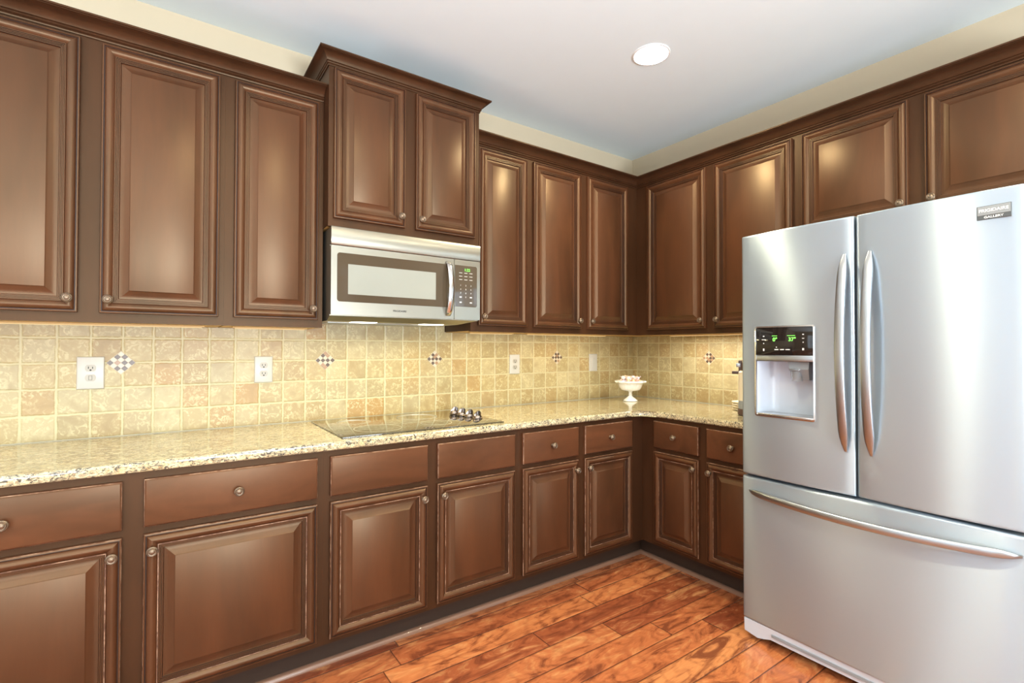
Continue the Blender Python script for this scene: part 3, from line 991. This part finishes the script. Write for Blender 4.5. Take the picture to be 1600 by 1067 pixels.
# ------------------------------------------------------------------ outlets and switch
def outlet(x, label, kind):
    t = thing('wall_outlet' if kind != 'switch' else 'light_switch', (x, -0.0085, 1.177), 0, label, 'outlet' if kind != 'switch' else 'switch')
    pw, ph = (0.078, 0.124) if kind != 'first' else (0.086, 0.130)
    MB().rings(pw, ph, [(0, 0), (0, 0.003), (0.0015, 0.0052), (0.004, 0.0062)], ox=-pw / 2, oz=-ph / 2).build('cover_plate', 'plate', t)
    if kind == 'switch':
        MB().box(-0.0165, 0.0165, -0.0095, -0.006, -0.033, 0.033, 0.0012, 2).build('rocker', 'plate', t)
        return
    for sgn in (1, -1):
        cz = sgn * 0.0195
        sock = MB().prism([(0.0172 * math.cos(a) * 1.0, cz + max(-0.0135, min(0.0135, 0.0172 * math.sin(a)))) for a in [2 * PI * k_ / 28 for k_ in range(28)]], -0.0082, -0.006)\
            .build('socket', 'socketplate', t, smooth=0)
        b = MB()
        if kind == 'first' and sgn == -1:
            b.box(-0.0055, -0.0045, -0.0088, -0.0081, cz - 0.009, cz + 0.009)
            b.box(0.0045, 0.0055, -0.0088, -0.0081, cz - 0.009, cz + 0.009)
            b.box(-0.0055, 0.0055, -0.0088, -0.0081, cz + 0.008, cz + 0.009)
            b.box(-0.0055, 0.0055, -0.0088, -0.0081, cz - 0.009, cz - 0.008)
        else:
            b.box(-0.0078, -0.0050, -0.0086, -0.0081, cz - 0.0025, cz + 0.0065)
            b.box(0.0050, 0.0078, -0.0086, -0.0081, cz - 0.0025, cz + 0.0055)
            b.lathe([(0.0034, 0.0), (0.0034, 0.0005)], (0, -0.0081, cz - 0.0080), axis='y', n=12)
        b.build('slots', 'slot', sock, smooth=0)


outlet(-3.217, 'white outlet with a toggle below its socket, beside the leftmost mosaic diamond', 'first')
outlet(-2.590, 'white duplex outlet on the backsplash left of the cooktop', 'duplex')
outlet(-1.131, 'white duplex outlet on the backsplash right of the cooktop', 'duplex')
outlet(-0.434, 'plain white wall switch on the backsplash nearest the corner', 'switch')

# ------------------------------------------------------------------ milk-glass dish with sweets
BX, BY = -0.322, -0.262
t = tag(MB().lathe([(0.048, 0), (0.050, 0.003), (0.044, 0.010), (0.026, 0.024), (0.013, 0.034), (0.010, 0.040), (0.0135, 0.046), (0.0105, 0.052), (0.012, 0.062),
                    (0.016, 0.068), (0.045, 0.072), (0.064, 0.078), (0.073, 0.092), (0.079, 0.108), (0.084, 0.120), (0.088, 0.124), (0.103, 0.129),
                    (0.107, 0.1345), (0.105, 0.141), (0.090, 0.138), (0.081, 0.130), (0.075, 0.112), (0.066, 0.090), (0.045, 0.080), (0.0, 0.078)], n=96,
                   wave=lambda a, rr, hh: (0.035 * math.cos(12 * a) if rr > 0.095 else (0.012 * math.cos(24 * a) if 0.06 < rr else 0)))
        .build('footed_dish', 'milk', None, (BX, BY, 0.9147), smooth=60), 'white milk glass footed dish holding pastel sweets, on the counter corner', 'dish')
cmeshes = {}


def candy_mesh(mat):
    b = MB()
    b.lathe([(0, -0.010), (0.006, -0.0092), (0.0105, -0.004), (0.011, 0.002), (0.008, 0.008), (0, 0.0105)], n=12)
    for sx in (1, -1):
        b.loft([[(sx * 0.008 + 0, 0.0035 * math.cos(a), 0.0035 * math.sin(a)) for a in [2 * PI * k_ / 8 for k_ in range(8)]],
                [(sx * 0.013, 0.0016 * math.cos(a), 0.0016 * math.sin(a)) for a in [2 * PI * k_ / 8 for k_ in range(8)]],
                [(sx * 0.022, 0.010 * math.cos(a), 0.0014 * math.sin(a)) for a in [2 * PI * k_ / 8 for k_ in range(8)]]])
    o = b.build('wrapped_candy', mat, smooth=50)
    me = o.data
    bpy.data.objects.remove(o)
    return me


for mm in ('pink', 'peach', 'pale', 'lilac'):
    cmeshes[mm] = candy_mesh(mm)
spots = []
for ring, cnt, zz in ((0.062, 11, 0.139), (0.037, 6, 0.141), (0.011, 2, 0.144), (0.052, 8, 0.159), (0.022, 3, 0.163)):
    for i in range(cnt):
        a = 2 * PI * i / cnt + ring * 40
        spots.append((ring * math.cos(a), ring * math.sin(a), zz + random.uniform(-0.002, 0.003)))
cols = ['pink', 'pale', 'peach', 'lilac', 'pale', 'pink', 'peach']
for i, (a, bq, zz) in enumerate(spots):
    mm = cols[(i * 3 + i // 5) % 7]
    o = bpy.data.objects.new('wrapped_candy', cmeshes[mm])
    o.location = (BX + a, BY + bq, 0.9147 + zz)
    o.scale = (1.1, 1.1, 1.1)
    o.rotation_euler = (random.uniform(-0.6, 0.6), random.uniform(-0.7, 0.7), random.uniform(0, 6.28))
    col.objects.link(o)
    nm = {'pink': 'pale pink', 'peach': 'peach', 'pale': 'white', 'lilac': 'pale lilac'}[mm]
    tag(o, 'small %s wrapped sweet heaped in the white footed dish' % nm, 'candy', '%s sweets heaped in the footed dish' % nm)

# ------------------------------------------------------------------ coffee maker and coasters beside the fridge
cf = thing('coffee_maker', (-0.33, -1.150, 0.9147), 0, 'cream and brown coffee maker with grey band, half hidden behind the fridge edge', 'coffee maker')
MB().lathe([(0.078, 0), (0.083, 0.004), (0.083, 0.030), (0.079, 0.036)], n=36).build('base', 'brownplastic', cf)
MB().lathe([(0.079, 0.036), (0.080, 0.045), (0.080, 0.075), (0.078, 0.080)], n=36).build('band', 'midgrey', cf)
MB().lathe([(0.078, 0.080), (0.079, 0.15), (0.078, 0.235), (0.070, 0.245)], n=36).build('body', 'cream', cf)
MB().lathe([(0.066, 0.245), (0.068, 0.262), (0.060, 0.285), (0.045, 0.295), (0, 0.298)], n=36).build('lid', 'brownplastic', cf)
hd = MB().box(-0.012, 0.012, 0.060, 0.078, 0.185, 0.300, 0.004, 2).build('handle', 'brownplastic', cf, rot=(0, 0, 0.35))
MB().box(-0.010, 0.010, 0.074, 0.112, 0.224, 0.240, 0.003, 2).build('lever', 'brownplastic', cf, rot=(0, 0, 0.35))
MB().box(-0.013, 0.013, 0.066, 0.090, 0.262, 0.284, 0.003, 2).build('clasp', 'satin', cf, rot=(0, 0, 0.35))
for i in range(4):
    b = MB()
    b.lathe([(0.0, 0.0), (0.050, 0.001), (0.061, 0.006), (0.063, 0.011), (0.060, 0.012), (0.049, 0.008), (0, 0.007)], n=48, wave=lambda a, rr, hh: 0.03 * math.cos(8 * a) if rr > 0.055 else 0)
    o = b.build('saucer', 'cream', None, (-0.165 + 0.003 * (i % 2), -0.990 - 0.004 * ((i + 1) % 2), 0.9147 + 0.0135 * i), smooth=50, rot=(0, 0, 0.35 * i))
    tag(o, ['cream scalloped saucer at the bottom of the stack by the coffee maker', 'cream scalloped saucer second from the bottom of its stack',
            'cream scalloped saucer third from the bottom of its stack', 'cream scalloped saucer on top of the stack by the coffee maker'][i], 'saucer', 'stack of saucers by the coffee maker')
